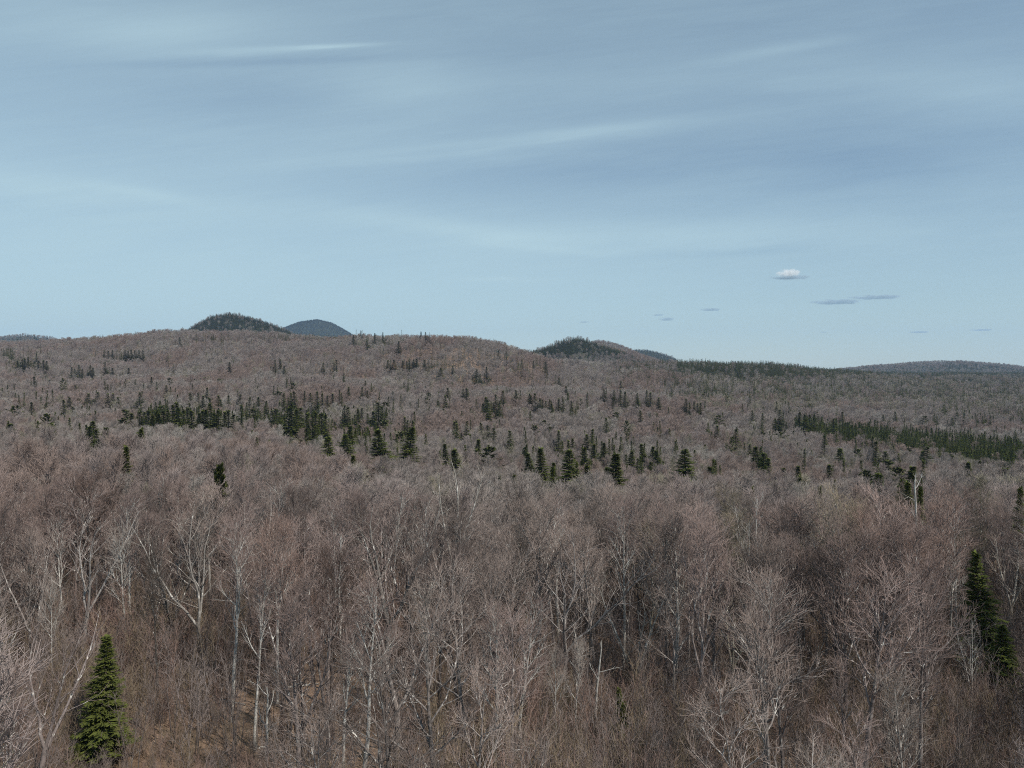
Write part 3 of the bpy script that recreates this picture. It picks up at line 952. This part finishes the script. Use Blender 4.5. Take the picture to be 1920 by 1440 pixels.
# ------------------------------------------------------------------ labels
LAND = [('the bushy spruce low in the corner', 190, 1300), ('the tall lone spruce', 1842, 1130), ('the silvery fan-shaped crown', 1050, 1010), ('the pale double trunk', 845, 985),
        ('the white broken poles', 1100, 1290), ('the olive pine', 408, 890), ('the straight white birch trunk', 233, 1130), ('the patchy-barked twin trunk', 378, 1215),
        ('the twisted pale bare tree', 1410, 985), ('the big dark conical spruce', 1152, 880), ('the two large dark spruces', 742, 835), ('the splintered snag', 500, 1345),
        ('the leaning pale birches', 1300, 1340), ('the dark branchy tree', 1500, 1230), ('the silver-grey crown at the edge', 1890, 1080), ('the huge grey multi-stem tree', 1195, 1180),
        ('the long dense plantation', 1690, 820), ('the spire-topped stand', 340, 785), ('the dense dark clump', 570, 795), ('the cone-shaped hill', 1080, 645),
        ('the rounded green hill', 430, 605), ('the far blue summit', 595, 608), ('the green ridge', 1410, 682), ('the white puffy cloud', 1480, 517), ('the plantation tip', 1505, 785),
        ('the mossy twin conifers', 1690, 920), ('the dead-topped grey tree', 720, 1050), ('the brushy red thicket', 1400, 1350), ('the lit orange clearing', 830, 1330), ('the wide pale crown', 150, 980),
        ('the broad dark pine by the edge', 86, 788), ('the thin end of the spire-topped stand', 268, 780), ('the thick end of the spire-topped stand', 415, 782), ('the gap between the two dark stands', 478, 758),
        ('the lit green conifer clump', 650, 815), ('the long row of upper-slope spruces', 240, 664), ('the short row under the hill notch', 765, 682), ('the tallest mid-distance spruce', 916, 752),
        ('the small dark cluster at the edge', 45, 680), ('the skyline spruces beside the summit', 672, 625), ('the jagged spruce row', 1025, 756), ('the lone spruce on the open slope', 1023, 686),
        ('the close spruce pair on the open slope', 1215, 745), ('the broad mid-slope conifer', 1372, 838), ('the olive-green spruce', 1288, 870), ('the little evenly spaced spruce row', 1304, 760),
        ('the broad far pine', 118, 720), ('the lone broad fir', 260, 748), ('the lone broad spruce', 834, 752), ('the wide round conifer', 1577, 860), ('the mixed conifers below the dark stands', 1095, 848),
        ('the dim spruces on the brown hillside', 1205, 845), ('the first small spruces of the skyline', 345, 628), ('the dark treetops on the ridge', 790, 628), ('the paired dark spruces', 600, 745), ('the thin spire row', 556, 738)]
DIRS = ['right of', 'above and right of', 'directly above', 'above and left of', 'left of', 'below and left of', 'directly below', 'below and right of']
ORD = ['nearest', 'second', 'third', 'fourth', 'fifth', 'sixth', 'seventh', 'eighth', 'ninth', 'tenth', 'eleventh', 'twelfth', 'thirteenth', 'fourteenth', 'fifteenth', 'sixteenth', 'seventeenth', 'eighteenth', 'nineteenth', 'twentieth', 'twenty-first', 'twenty-second', 'twenty-third', 'twenty-fourth', 'twenty-fifth']
USED = set()


def place_labels(items, noun):
    """items: (u, v, adjective); returns one unique label each: look, then bearing from something one can find"""
    buck = {}
    for i, (u, v, adj) in enumerate(items):
        k = min(range(len(LAND)), key=lambda q: math.hypot(LAND[q][1] - u, (LAND[q][2] - v) * 1.3))
        dx, dy = u - LAND[k][1], LAND[k][2] - v
        s = int(round(math.atan2(dy, dx) / (math.pi / 4))) % 8
        buck.setdefault((k, s), []).append((math.hypot(dx, dy), i))
    out = [None] * len(items)
    for (k, s), lst in buck.items():
        lst.sort()
        for r, (dist, i) in enumerate(lst):
            if dist < 9 and len(lst) >= 1 and r == 0 and k > 29 and (k not in USED):
                USED.add(k)
                out[i] = f"{items[i][2]} {noun[i] if isinstance(noun, list) else noun}, standing at {LAND[k][0]}"
                continue
            out[i] = f"{items[i][2]} {noun[i] if isinstance(noun, list) else noun}, {ORD[min(r, 24)]} {DIRS[s]} {LAND[k][0]}"
    return out


def link(o, parent=None):
    COL.objects.link(o)
    if parent is not None:
        o.parent = parent
    return o


def put_tree(name, meshes, loc, rz, scale, label, cat, group, col=None, parts=('trunk', 'crown'), lean=(0, 0)):
    e = bpy.data.objects.new(name, None)
    e.empty_display_size = .5
    link(e)
    e.location = loc
    e.rotation_euler = (lean[0], lean[1], rz)
    e.scale = scale
    tag(e, label, cat, group)
    for pn, me in zip(parts, meshes):
        c = link(bpy.data.objects.new(pn, me), e)
        if col is not None:
            c.color = (*col, 1)
    return e


# hand-placed bare trees: kind, variant, u, depth, v of the crown top, width factor, colour, label
def gz(x, y):
    return float(ground(np.array([float(x)]), np.array([float(y)]))[0])


HERO = [
    ('bare', 1, 378, 74, 905, 1.35, (.22, .20, .18), 'big bare tree with white-patched twin trunk and wide crown above the lower spruce', (0, 0)),
    ('bare', 5, 322, 77, 930, 1.25, (.17, .155, .14), 'dark-limbed forked tree beside the white-patched twin trunk', (0, 0)),
    ('birch', 0, 233, 76, 985, .8, SILVER, 'tall straight white birch trunk behind the bushy lower spruce', (0, 0)),
    ('bare', 4, 294, 66, 1020, .7, (.085, .072, .062), 'straight very dark trunk standing just before the white-patched trees', (0, 0)),
    ('bare', 8, 845, 88, 838, 1.0, (.30, .28, .25), 'pale tree with a bright double trunk and dense grey top', (0, 0)),
    ('bare', 1, 1052, 70, 945, 1.5, (.31, .28, .265), 'wide silvery fan-shaped crown of smooth pale limbs', (0, 0)),
    ('bare', 8, 150, 76, 940, 1.1, (.28, .26, .245), 'pale wide-forked crown rising over darker twigs near the edge', (0, 0)),
    ('bare', 5, 1200, 68, 1040, 1.45, (.23, .22, .20), 'huge grey multi-stemmed tree fanning upward above the dark lower spruce', (0, 0)),
    ('birch', 3, 1412, 84, 900, 1.0, SILVER, 'twisted pale bare tree standing over the purple crowns', (0, 0)),
    ('bare', 5, 722, 74, 868, 1.3, (.24, .22, .20), 'grey tree with bleached branching top below the two large spruces', (0, 0)),
    ('bare', 1, 1500, 66, 1080, 1.3, (.13, .12, .11), 'dark branchy tree with low forks amid purple brush', (0, 0)),
    ('bare', 8, 1890, 86, 985, 1.3, (.28, .26, .23), 'silver-grey rounded crown behind the tall lone spruce', (0, 0)),
    ('birch', 3, 1300, 58, 1270, .8, SILVER, 'leaning white birch with forked stems rising from the brush', (.06, .1)),
    ('birch', 1, 1075, 60, 1200, .7, SILVER, 'thin white birch stem beside the broken poles', (0, .04)),
    ('birch', 2, 1040, 59, 1210, .7, SILVER, 'slim mottled birch stem near the bottom edge under the fan-shaped crown', (0, 0)),
    ('birch', 0, 806, 62, 1080, .75, SILVER, 'tall mottled white stem above the orange clearing', (0, 0)),
    ('birch', 3, 1822, 66, 1140, .6, SILVER, 'small branching white birch against the lone spruce skirt', (0, 0)),
    ('birch', 2, 100, 70, 1080, .7, SILVER, 'pale thin birch trunk among dark trunks by the orange slope', (0, 0)),
    ('snag', 2, 500, 58, 1300, 1.0, None, 'splintered bright-topped snag standing in brush', (0, 0)),
    ('snag', 1, 1110, 62, 1208, 1.0, None, 'leaning white broken pole with a sharp bright top', (0, .06)),
    ('snag', 0, 1090, 70, 1180, 1.0, None, 'pale upright broken pole behind the sharper one', (0, .02)),
    ('snag', 3, 1725, 88, 905, 1.0, None, 'bleached dead trunk with short limbs by the mossy conifers', (0, 0)),
    ('snag', 3, 640, 80, 1010, 1.0, None, 'grey dead spar with stubby limbs over the central slope', (0, 0)),
]
for kd, vr, u, d, vt, wf, col, lab, lean in HERO:
    x = (u - U0) / F * d
    zg = gz(x, d)
    Ht = (V0 - vt) / F * d - zg
    rz = (u * 1.7) % 6.28
    if kd == 'bare':
        k = Ht / 17.0
        put_tree('bare_tree', NEAR[vr], (x, d, zg - .1), rz, (k * wf, k * wf, k), lab, 'bare tree', 'leafless trees of the near slope', col, lean=lean)
    elif kd == 'birch':
        k = Ht / 17.0
        put_tree('birch_tree', BIRCH[vr], (x, d, zg - .1), rz, (k * max(wf, .9), k * max(wf, .9), k), lab, 'birch', 'white birches', col, lean=lean)
    else:
        k = Ht / (9, 11, 7, 12)[vr]
        o = link(bpy.data.objects.new('dead_snag', SNAG[vr]))
        o.location = (x, d, zg - .1)
        o.rotation_euler = (lean[0], lean[1], rz)
        o.scale = (max(.8, k * .8),) * 2 + (k,)
        tag(o, lab, 'dead tree', 'broken dead trunks')
    near = (np.hypot(X - x, Y - d) < 3.0) | ((np.abs(X - x * Y / d) < 2.2) & (Y < d) & (Y > d - 13) & (kd != 'snag'))
    keep = ~near
    X, Y, Zc, OWN, TH, U, Vv, isc, CLS, PLANT, GRD = [q[keep] for q in (X, Y, Zc, OWN, TH, U, Vv, isc, CLS, PLANT, GRD)]

# ------------------------------------------------------------------ individual bare trees: the nearest in view
rank = Y + 0.0
infr = (U > -60) & (U < 1980) & (~isc)
# trunk base or crown must fall inside the frame: crowns above the bottom edge
infr &= (Vv < 1440 - 30)
order = np.argsort(np.where(infr, Y, 1e9))
N_IND = 278
ind = order[:N_IND]
rest = np.ones(len(X), bool)
rest[ind] = False
adjs, nouns = [], []
vari = RS.randint(0, len(NEAR), len(ind))
OPEN = [k for k, f in enumerate(FORMS) if f != 'upright']
UPR = [k for k, f in enumerate(FORMS) if f == 'upright']
for q, i in enumerate(ind):
    if Y[i] < 60:
        vari[q] = OPEN[RS.randint(len(OPEN))]
    elif U[i] > 1150 and RS.uniform() < .5:
        vari[q] = UPR[RS.randint(len(UPR))]
isb = RS.uniform(0, 1, len(ind)) < .15
for q, i in enumerate(ind):
    adjs.append((U[i], Vv[i] + 40, (CLASSES[CLS[i]][0] + ' ' if not isb[q] else 'white-barked ') + FORM_WORD[FORMS[vari[q]] if not isb[q] else 'slender']))
    nouns.append('bare tree' if not isb[q] else 'birch')
labs = place_labels(adjs, nouns)
for q, i in enumerate(ind):
    hs = RS.uniform(.80, 1.12) * TH[i] / 17.0
    ws = hs * RS.uniform(.95, 1.3)
    jit = np.array(CLASSES[CLS[i]][1]) * (RS.uniform(.42, .68) if RS.uniform() < .33 else RS.uniform(.8, 1.25))
    if RS.uniform() < .04:
        jit = jit * 1.3
    lean = tuple(RS.normal(0, .035, 2))
    if isb[q]:
        put_tree('birch_tree', BIRCH[RS.randint(0, 3)], (X[i], Y[i], GRD[i] - .1), RS.uniform(0, 6.28), (ws, ws, hs), labs[q], 'birch', 'white birches', (.22, .18, .168), lean=lean)
    else:
        put_tree('bare_tree', NEAR[vari[q]], (X[i], Y[i], GRD[i] - .1), RS.uniform(0, 6.28), (ws, ws, hs), labs[q], 'bare tree', 'leafless trees of the near slope', jit, lean=lean)

# ------------------------------------------------------------------ individual conifers
need = max(0, 300 - len(con_ind))
citems, cn = [], []
con_ind.sort(key=lambda c: -c[7])
con_use, con_left = con_ind[:300], con_ind[300:]
WORD = {'spruce': 'spruce', 'fir': 'conifer', 'pine': 'pine'}
for c in con_use:
    sz = 'small' if c[7] < 12 else 'narrow' if c[7] < 22 else 'mid-sized' if c[7] < 36 else 'large' if c[7] < 99 else 'tall'
    citems.append((c[5], c[6] + c[7] / 2, sz + {'spruce': ' dark', 'fir': ' green', 'pine': ' olive broad'}[c[0]]))
    cn.append(WORD[c[0]])
clabs = place_labels(citems, cn)
for c, lab in zip(con_use, clabs):
    spc, x, y, zg, H, u, vt, hp = c
    rz = RS.uniform(0, 6.28)
    k = H / 14.0
    if hp < 99:
        wk = H * RS.uniform(.52, .74) / 3.6 * (1.15 if spc == 'fir' else 1.0) * (1.15 if hp < 14 else 1)
        if spc == 'pine':
            wk = min(k, 1.1)
        if y < 180:
            wk = .6 * hp * y / F / 1.05 * (.6 if spc == 'pine' else 1)
    else:
        wk = {190: 2.6, 150: 2.0, 1842: 1.9, 1885: 2.4, 1165: 1.9}.get(int(u), 1.3) * k
    nm = {'spruce': 'spruce_tree', 'fir': 'fir_tree', 'pine': 'pine_tree'}[spc]
    ct = {'spruce': 'spruce', 'fir': 'fir', 'pine': 'pine'}[spc]
    gp = {'spruce': 'dark spruces among the bare trees', 'fir': 'green firs among the bare trees', 'pine': 'olive pines'}[spc]
    if y < 330:
        ms = CON[spc, 0][RS.randint(0, 3)] if y > 180 or hp > 99 else HIGH[spc]
        put_tree(nm, ms, (x, y, zg - .1), rz, (wk, wk, k), lab, ct, gp)
    else:
        o = link(bpy.data.objects.new(nm, CON[spc, 1][RS.randint(0, 5)]))
        o.location = (x, y, zg - .1)
        o.rotation_euler = (0, 0, rz)
        o.scale = (wk, wk, k)
        tag(o, lab, ct, gp)

# ------------------------------------------------------------------ the rest of the forest: stuff, instanced on points
def scatter(name, label, x, y, z, rz, sc_xy, sc_z, idx, sources):
    src = bpy.data.collections.new(name + '_sources')
    for k, me in enumerate(sources):
        so_ = bpy.data.objects.new('%s_source_%02d' % (name, k), me)
        src.objects.link(so_)
    n = len(x)
    me = bpy.data.meshes.new(name)
    me.vertices.add(n)
    me.vertices.foreach_set('co', np.stack([x, y, z], -1).astype(np.float32).ravel())
    a = me.attributes.new('rot', 'FLOAT_VECTOR', 'POINT')
    a.data.foreach_set('vector', np.stack([np.zeros(n), np.zeros(n), rz], -1).astype(np.float32).ravel())
    a = me.attributes.new('scl', 'FLOAT_VECTOR', 'POINT')
    a.data.foreach_set('vector', np.stack([sc_xy, sc_xy, sc_z], -1).astype(np.float32).ravel())
    a = me.attributes.new('pick', 'INT', 'POINT')
    a.data.foreach_set('value', np.asarray(idx, np.int32))
    o = link(bpy.data.objects.new(name, me))
    t = bpy.data.node_groups.new(name + '_nodes', 'GeometryNodeTree')
    t.interface.new_socket('Geometry', in_out='INPUT', socket_type='NodeSocketGeometry')
    t.interface.new_socket('Geometry', in_out='OUTPUT', socket_type='NodeSocketGeometry')
    gi = t.nodes.new('NodeGroupInput')
    go = t.nodes.new('NodeGroupOutput')
    ip = t.nodes.new('GeometryNodeInstanceOnPoints')
    ci = t.nodes.new('GeometryNodeCollectionInfo')
    ci.inputs['Collection'].default_value = src
    ci.inputs['Separate Children'].default_value = True
    ci.inputs['Reset Children'].default_value = True

    def attr(nm, dt):
        q = t.nodes.new('GeometryNodeInputNamedAttribute')
        q.data_type = dt
        q.inputs['Name'].default_value = nm
        return q.outputs['Attribute']
    t.links.new(gi.outputs[0], ip.inputs['Points'])
    t.links.new(ci.outputs[0], ip.inputs['Instance'])
    ip.inputs['Pick Instance'].default_value = True
    t.links.new(attr('pick', 'INT'), ip.inputs['Instance Index'])
    e2r = t.nodes.new('FunctionNodeEulerToRotation')
    t.links.new(attr('rot', 'FLOAT_VECTOR'), e2r.inputs[0])
    t.links.new(e2r.outputs[0], ip.inputs['Rotation'])
    t.links.new(attr('scl', 'FLOAT_VECTOR'), ip.inputs['Scale'])
    t.links.new(ip.outputs[0], go.inputs[0])
    md = o.modifiers.new('scatter', 'NODES')
    md.node_group = t
    tag(o, label, None, None, 'stuff')
    return o


b = rest & ~isc
xb, yb, zb, cb_, thb = X[b], Y[b], GRD[b], CLS[b], TH[b]
# near leftovers and mid distance use the middle detail, the far country the coarse one
MID, FARM = [], []
for ci_, (cn_, cc) in enumerate(CLASSES):
    for v in range(4):
        MID.append((ci_, v))
geoM = [bare_tree(400 + v, ('upright', 'forked', 'spreading', 'upright')[v], 1) for v in range(4)]
geoF = [bare_tree(500 + v, ('upright', 'forked', 'spreading', 'upright')[v], 2) for v in range(4)]
midM = [joined(geoM[v][0], geoM[v][1], 'mid_tree', [M_far[c][0]], [M_far[c][1], M_far[c][0]]) for c, v in MID]
farM = [joined(geoF[v][0], geoF[v][1], 'far_tree', [M_far[c][0]], [M_far[c][1], M_far[c][0]]) for c, v in MID]
vr = RS.randint(0, 4, len(xb))
hs = RS.uniform(.78, 1.15, len(xb)) * thb / 17.0
ws = hs * RS.uniform(1.0, 1.35, len(xb))
ws = ws * np.interp(yb, [300, 2000, 4000, 6000], [1, 1.2, 1.9, 2.5])
pick = cb_ * 4 + vr
rz = RS.uniform(0, 6.28, len(xb))
m = yb < 430
scatter('bare_woods', 'grey and purple leafless trees packed over the middle slopes', xb[m], yb[m], zb[m] - .1, rz[m], ws[m], hs[m], pick[m], midM)
m = ~m
scatter('far_woods', 'haze of leafless purple-grey treetops covering the far slopes and ridge', xb[m], yb[m], zb[m] - .1, rz[m], ws[m], hs[m], pick[m], farM)

c = isc & rest
xc, yc, zcn, thc, pl, ow = X[c], Y[c], GRD[c], TH[c], PLANT[c], OWN[c]
if con_left:
    xc = np.append(xc, [q[1] for q in con_left]); yc = np.append(yc, [q[2] for q in con_left]); zcn = np.append(zcn, [q[3] for q in con_left])
    thc = np.append(thc, [q[4] for q in con_left]); pl = np.append(pl, [False] * len(con_left)); ow = np.append(ow, [-1] * len(con_left))
# close-set young conifers fill the plantation and the thick stands
n = len(xc)
near_c = yc < 330
srcC = CON['spruce', 1] + CON['fir', 1] + CON['pine', 1][:3] + CON['spruce', 2] + CON['fir', 2] + CON['pine', 2][:3]
spn = RS.uniform(0, 1, n)
spc_i = np.where(pl, np.where(spn < .6, 1, 0), np.where(spn < .62, 0, np.where((spn < .95) | (yc > 800), 1, 2)))
vv = RS.randint(0, 5, n)
pk = np.where(spc_i == 2, 10 + vv % 3, spc_i * 5 + vv) + np.where(yc < 700, 0, 13)
hh = RS.uniform(.75, 1.22, n) * (thc + 1.5) / 14.0
hh = np.where(pl, hh * .95, hh * .98)
wh = RS.uniform(1.5, 2.3, n) * np.interp(yc, [300, 1500, 2500, 4000, 6000], [.95, 1.0, 1.15, 1.7, 2.3])
hh = hh * np.where(ow >= 0, RS.uniform(.55, .75, n), 1)
scatter('conifer_woods', 'dark mass of spruces and firs on hills, ridge and plantation', xc, yc, zcn - .1, RS.uniform(0, 6.28, n), wh, hh, pk, srcC)
# plantation filling
x2, y2 = jitter_grid(260, 1000, 3.3, .84)
z2, o2 = canopy(x2, y2)
u2, v2 = project(x2, y2, z2)
p2, in2 = con_share(u2, v2, o2, y2)
m = in2 & (field(x2, y2, 45, 61) > -1.35 + .7 * (u2 < 1540)) | ((p2 > .5) & (o2 < 0) & (v2 > 745) & (RS.uniform(0, 1, len(x2)) < .22 + .3 * field(x2, y2, 25, 62)))
x2, y2, z2 = x2[m], y2[m], z2[m]
n = len(x2)
scatter('plantation_conifers', 'dense even band of young green conifers below the ridge', x2, y2, z2 - tree_h(y2) - .2, RS.uniform(0, 6.28, n), RS.uniform(.9, 1.3, n), RS.uniform(.75, 1.12, n), RS.randint(0, 10, n), CON['fir', 2] + CON['spruce', 2])

# saplings and brush under and between the near trees
SAPM = []
for cc, nm in (((.225, .155, .13), 'red'), ((.19, .155, .14), 'grey'), ((.21, .165, .115), 'tan')):
    mt = twig_mat('brush_' + nm, cc)
    for v in range(3):
        SAPM.append(sapling(700 + v).mesh('brush', [mt]))
def pole(seed):
    rng = np.random.RandomState(seed)
    tr, cr = Geo(), Geo()
    for q in range(3):
        p0 = np.array([[rng.normal(0, 1.0), rng.normal(0, 1.0), 0]])
        P, R = grow(rng, p0, unit(np.array([[rng.normal(0, .08), rng.normal(0, .08), 1]])), np.array([rng.uniform(6, 9.5)]), np.array([.055]), np.array([.010]), 8, .05, .03)
        tr.tubes(P, R, 5)
        pos, D, rad, t = spawn(rng, P, R, 14, .25, .97, .35, .9)
        P1, R1 = grow(rng, pos, D, rng.uniform(.7, 2.0, len(t)) * (1.2 - .6 * t), np.full(len(t), .016), np.full(len(t), .007), 4, .1, .09)
        cr.tubes(P1, R1, 3, 1)
        pos, D, rad, t = spawn(rng, P1, R1, 6, .2, .97, .3, .8)
        P1, R1 = grow(rng, pos, D, rng.uniform(.3, .8, len(t)), np.full(len(t), .009), np.full(len(t), .005), 3, .1, .09)
        cr.tubes(P1, R1, 3)
    return tr, cr


geoP = [pole(800 + v) for v in range(3)]
YM = [joined(geoP[v][0], geoP[v][1], 'young_tree', [M_far[c][0]], [M_far[c][1], M_far[c][0]]) for c in (5, 1, 5) for v in (0, 1, 2)]
x4, y4 = jitter_grid(36, 125, 3.0, .84)
u4 = U0 + F * x4 / y4
m = RS.uniform(0, 1, len(x4)) < np.clip(.55 + .3 * field(x4, y4, 30, 52) + .15 * (u4 > 1150) - .05 * (u4 < 420), .08, .95)
x4, y4 = x4[m], y4[m]
n = len(x4)
s4 = RS.uniform(.55, 1.15, n)
scatter('understory', 'thicket of thin young trees filling the space between the big trunks', x4, y4, ground(x4, y4) - .05, RS.uniform(0, 6.28, n), s4 * 1.1, s4, RS.randint(0, 9, n), YM)
x3, y3 = jitter_grid(22, 125, 1.35, .84)
dens = field(x3, y3, 26, 41)
u3 = U0 + F * x3 / y3
pr = np.clip(.60 + .38 * dens + .25 * (u3 > 1150) + .05 * (u3 < 420), .08, .95)
m = RS.uniform(0, 1, len(x3)) < pr
x3, y3 = x3[m], y3[m]
z3 = ground(x3, y3)
n = len(x3)
s3 = RS.uniform(.55, 1.25, n) * np.clip(1 + .25 * field(x3, y3, 40, 77), .5, 1.6)
scatter('undergrowth', 'reddish brown saplings and brush under the near trees', x3, y3, z3 - .05, RS.uniform(0, 6.28, n), s3, s3, RS.randint(0, 9, n), SAPM)


# ------------------------------------------------------------------ fallen logs on the litter
def log_mesh(seed):
    rng = np.random.RandomState(seed)
    g = Geo()
    P, R = grow(rng, np.array([[-3.5, 0, .12]]), np.array([[1., 0, 0.]]), np.array([7.]), np.array([.17]), np.array([.09]), 7, .03, 0)
    P[:, :, 2] = .12
    g.tubes(P, R, 8)
    pos, D, rad, t = spawn(rng, P, R, 5, .3, .95, .6, 1.2)
    D[:, 2] = np.abs(D[:, 2])
    Pb, Rb = grow(rng, pos, D, rng.uniform(.3, 1.3, 5), np.full(5, .04), np.full(5, .012), 3, .1, .05)
    g.tubes(Pb, Rb, 4)
    return g.mesh('fallen_log', [M_birch])


LOGS = [log_mesh(s) for s in (1, 2)]
for u, v, rz, lab in ((560, 1300, .3, 'pale fallen log lying across leaf litter beside the splintered snag'), (60, 1330, 1.1, 'grey fallen log on the orange leaf slope behind thin trunks'),
                      (430, 1330, -.4, 'short pale log lying in brush below the white-patched twin trunk'), (835, 1345, .8, 'weathered log lying in the lit orange clearing')):
    d = 32 * F / (v - V0)
    x = (u - U0) / F * d
    z = gz(x, d)
    o = link(bpy.data.objects.new('fallen_log', LOGS[int(u) % 2]))
    o.location = (x, d, z)
    o.rotation_euler = (0, 0, rz)
    o.scale = (.55, .55, .7)
    tag(o, lab, 'log', 'fallen logs')


# ------------------------------------------------------------------ small clouds
def cloud_mat(name, dens, albedo, wh):
    m, g = new_mat(name)
    tc = g.n('ShaderNodeTexCoord').outputs['Object']
    ln = g.n('ShaderNodeVectorMath', operation='LENGTH', ins={0: tc}).outputs['Value']
    nz = g.noise(g.n('ShaderNodeMapping', ins={'Vector': tc, 'Scale': (2.6, 2.6, 1.3)}).outputs[0], 1.0, 4, 0.6)
    f = g.m('ADD', g.m('SUBTRACT', 1.0, ln), g.m('MULTIPLY', g.m('SUBTRACT', nz, 0.5), 2.3))
    zz = g.n('ShaderNodeSeparateXYZ', ins={0: tc}).outputs[2]
    d = g.m('MULTIPLY', g.m('MULTIPLY', g.step(f, 0.15, 0.5), g.step(zz, -.55, -.35)), dens)
    vol = g.n('ShaderNodeVolumePrincipled', ins={'Color': (*albedo, 1), 'Density': d, 'Anisotropy': 0.2})
    o = g.n('ShaderNodeOutputMaterial')
    g.t.links.new(vol.outputs[0], o.inputs['Volume'])
    return m


CM_W = cloud_mat('white_cloud', 0.022, (.995, .995, .995), 1)
CM_G = cloud_mat('grey_cloud', 0.015, (.56, .66, .74), 0)
bpy.ops.mesh.primitive_uv_sphere_add(segments=24, ring_count=12, radius=1.0)
tmpo = bpy.context.object
SPH = tmpo.data
bpy.data.objects.remove(tmpo)


def cloud(u, v, wpx, hpx, d, mat, label):
    me = SPH.copy()
    me.name = 'cloud'
    me.materials.clear()
    me.materials.append(mat)
    o = link(bpy.data.objects.new('cloud', me))
    o.location = ((u - U0) / F * d, d, (V0 - v) / F * d)
    o.scale = (wpx / F * d / 2 * 1.25, wpx / F * d / 2 * .9, hpx / F * d / 2 * 1.35)
    o.rotation_euler = (0, 0, 0)
    tag(o, label, 'cloud', 'small low clouds')
    return o


cloud(1479, 514, 40, 17, 9000, CM_W, 'small bright white cumulus cloud with rounded top')
cloud(1482, 521, 70, 7, 9010, CM_G, 'thin grey base layer under the white cumulus')
cloud(1568, 567, 82, 9, 11000, CM_G, 'long flat grey cloud below and right of the white one')
cloud(1642, 558, 86, 7, 11500, CM_G, 'thin grey cloud just above the long flat one')
cloud(1332, 581, 36, 6, 12000, CM_G, 'short grey lens cloud between the cone-shaped hill and white cloud')
cloud(1250, 599, 26, 7, 12500, CM_G, 'little grey cloud, lower of the close pair')
cloud(1234, 591, 20, 4, 12500, CM_G, 'tiny thin cloud, upper of the close pair')
cloud(1095, 604, 20, 3, 12500, CM_G, 'tiny curved wisp right above the cone-shaped hill')
cloud(1723, 623, 34, 4, 13000, CM_G, 'thin low wisp above the long purple hill')
cloud(1840, 619, 36, 4, 13000, CM_G, 'rightmost thin wisp above the long purple hill')
cloud(1544, 623, 12, 3, 13000, CM_G, 'faintest small wisp low over the green ridge')

# ------------------------------------------------------------------ haze
HAZE_D = 5.5e-5


def haze():
    xs, y0, y1, zt, zb_ = 9000, -9000, 9000, 460, -140
    V = np.array([[x, y, z] for x in (-xs, xs) for y in (y0, y1) for z in (zb_, zt)], float)
    Fq = np.array([[0, 1, 3, 2], [4, 6, 7, 5], [0, 4, 5, 1], [2, 3, 7, 6], [0, 2, 6, 4], [1, 5, 7, 3]])
    m, g = new_mat('haze_air')
    vol = g.n('ShaderNodeVolumePrincipled', ins={'Color': (.46, .66, .95, 1), 'Density': HAZE_D, 'Anisotropy': 0.1})
    o = g.n('ShaderNodeOutputMaterial')
    g.t.links.new(vol.outputs[0], o.inputs['Volume'])
    ob = link(bpy.data.objects.new('haze', raw_mesh('haze', V, [Fq], [m])))
    tag(ob, 'thin blue air haze over the distant hills', None, None, 'stuff')


haze()
print('trees', len(X), 'individual bare', len(ind), 'conifers listed', len(con_ind), 'plant fill', len(x2), 'brush', len(x3))
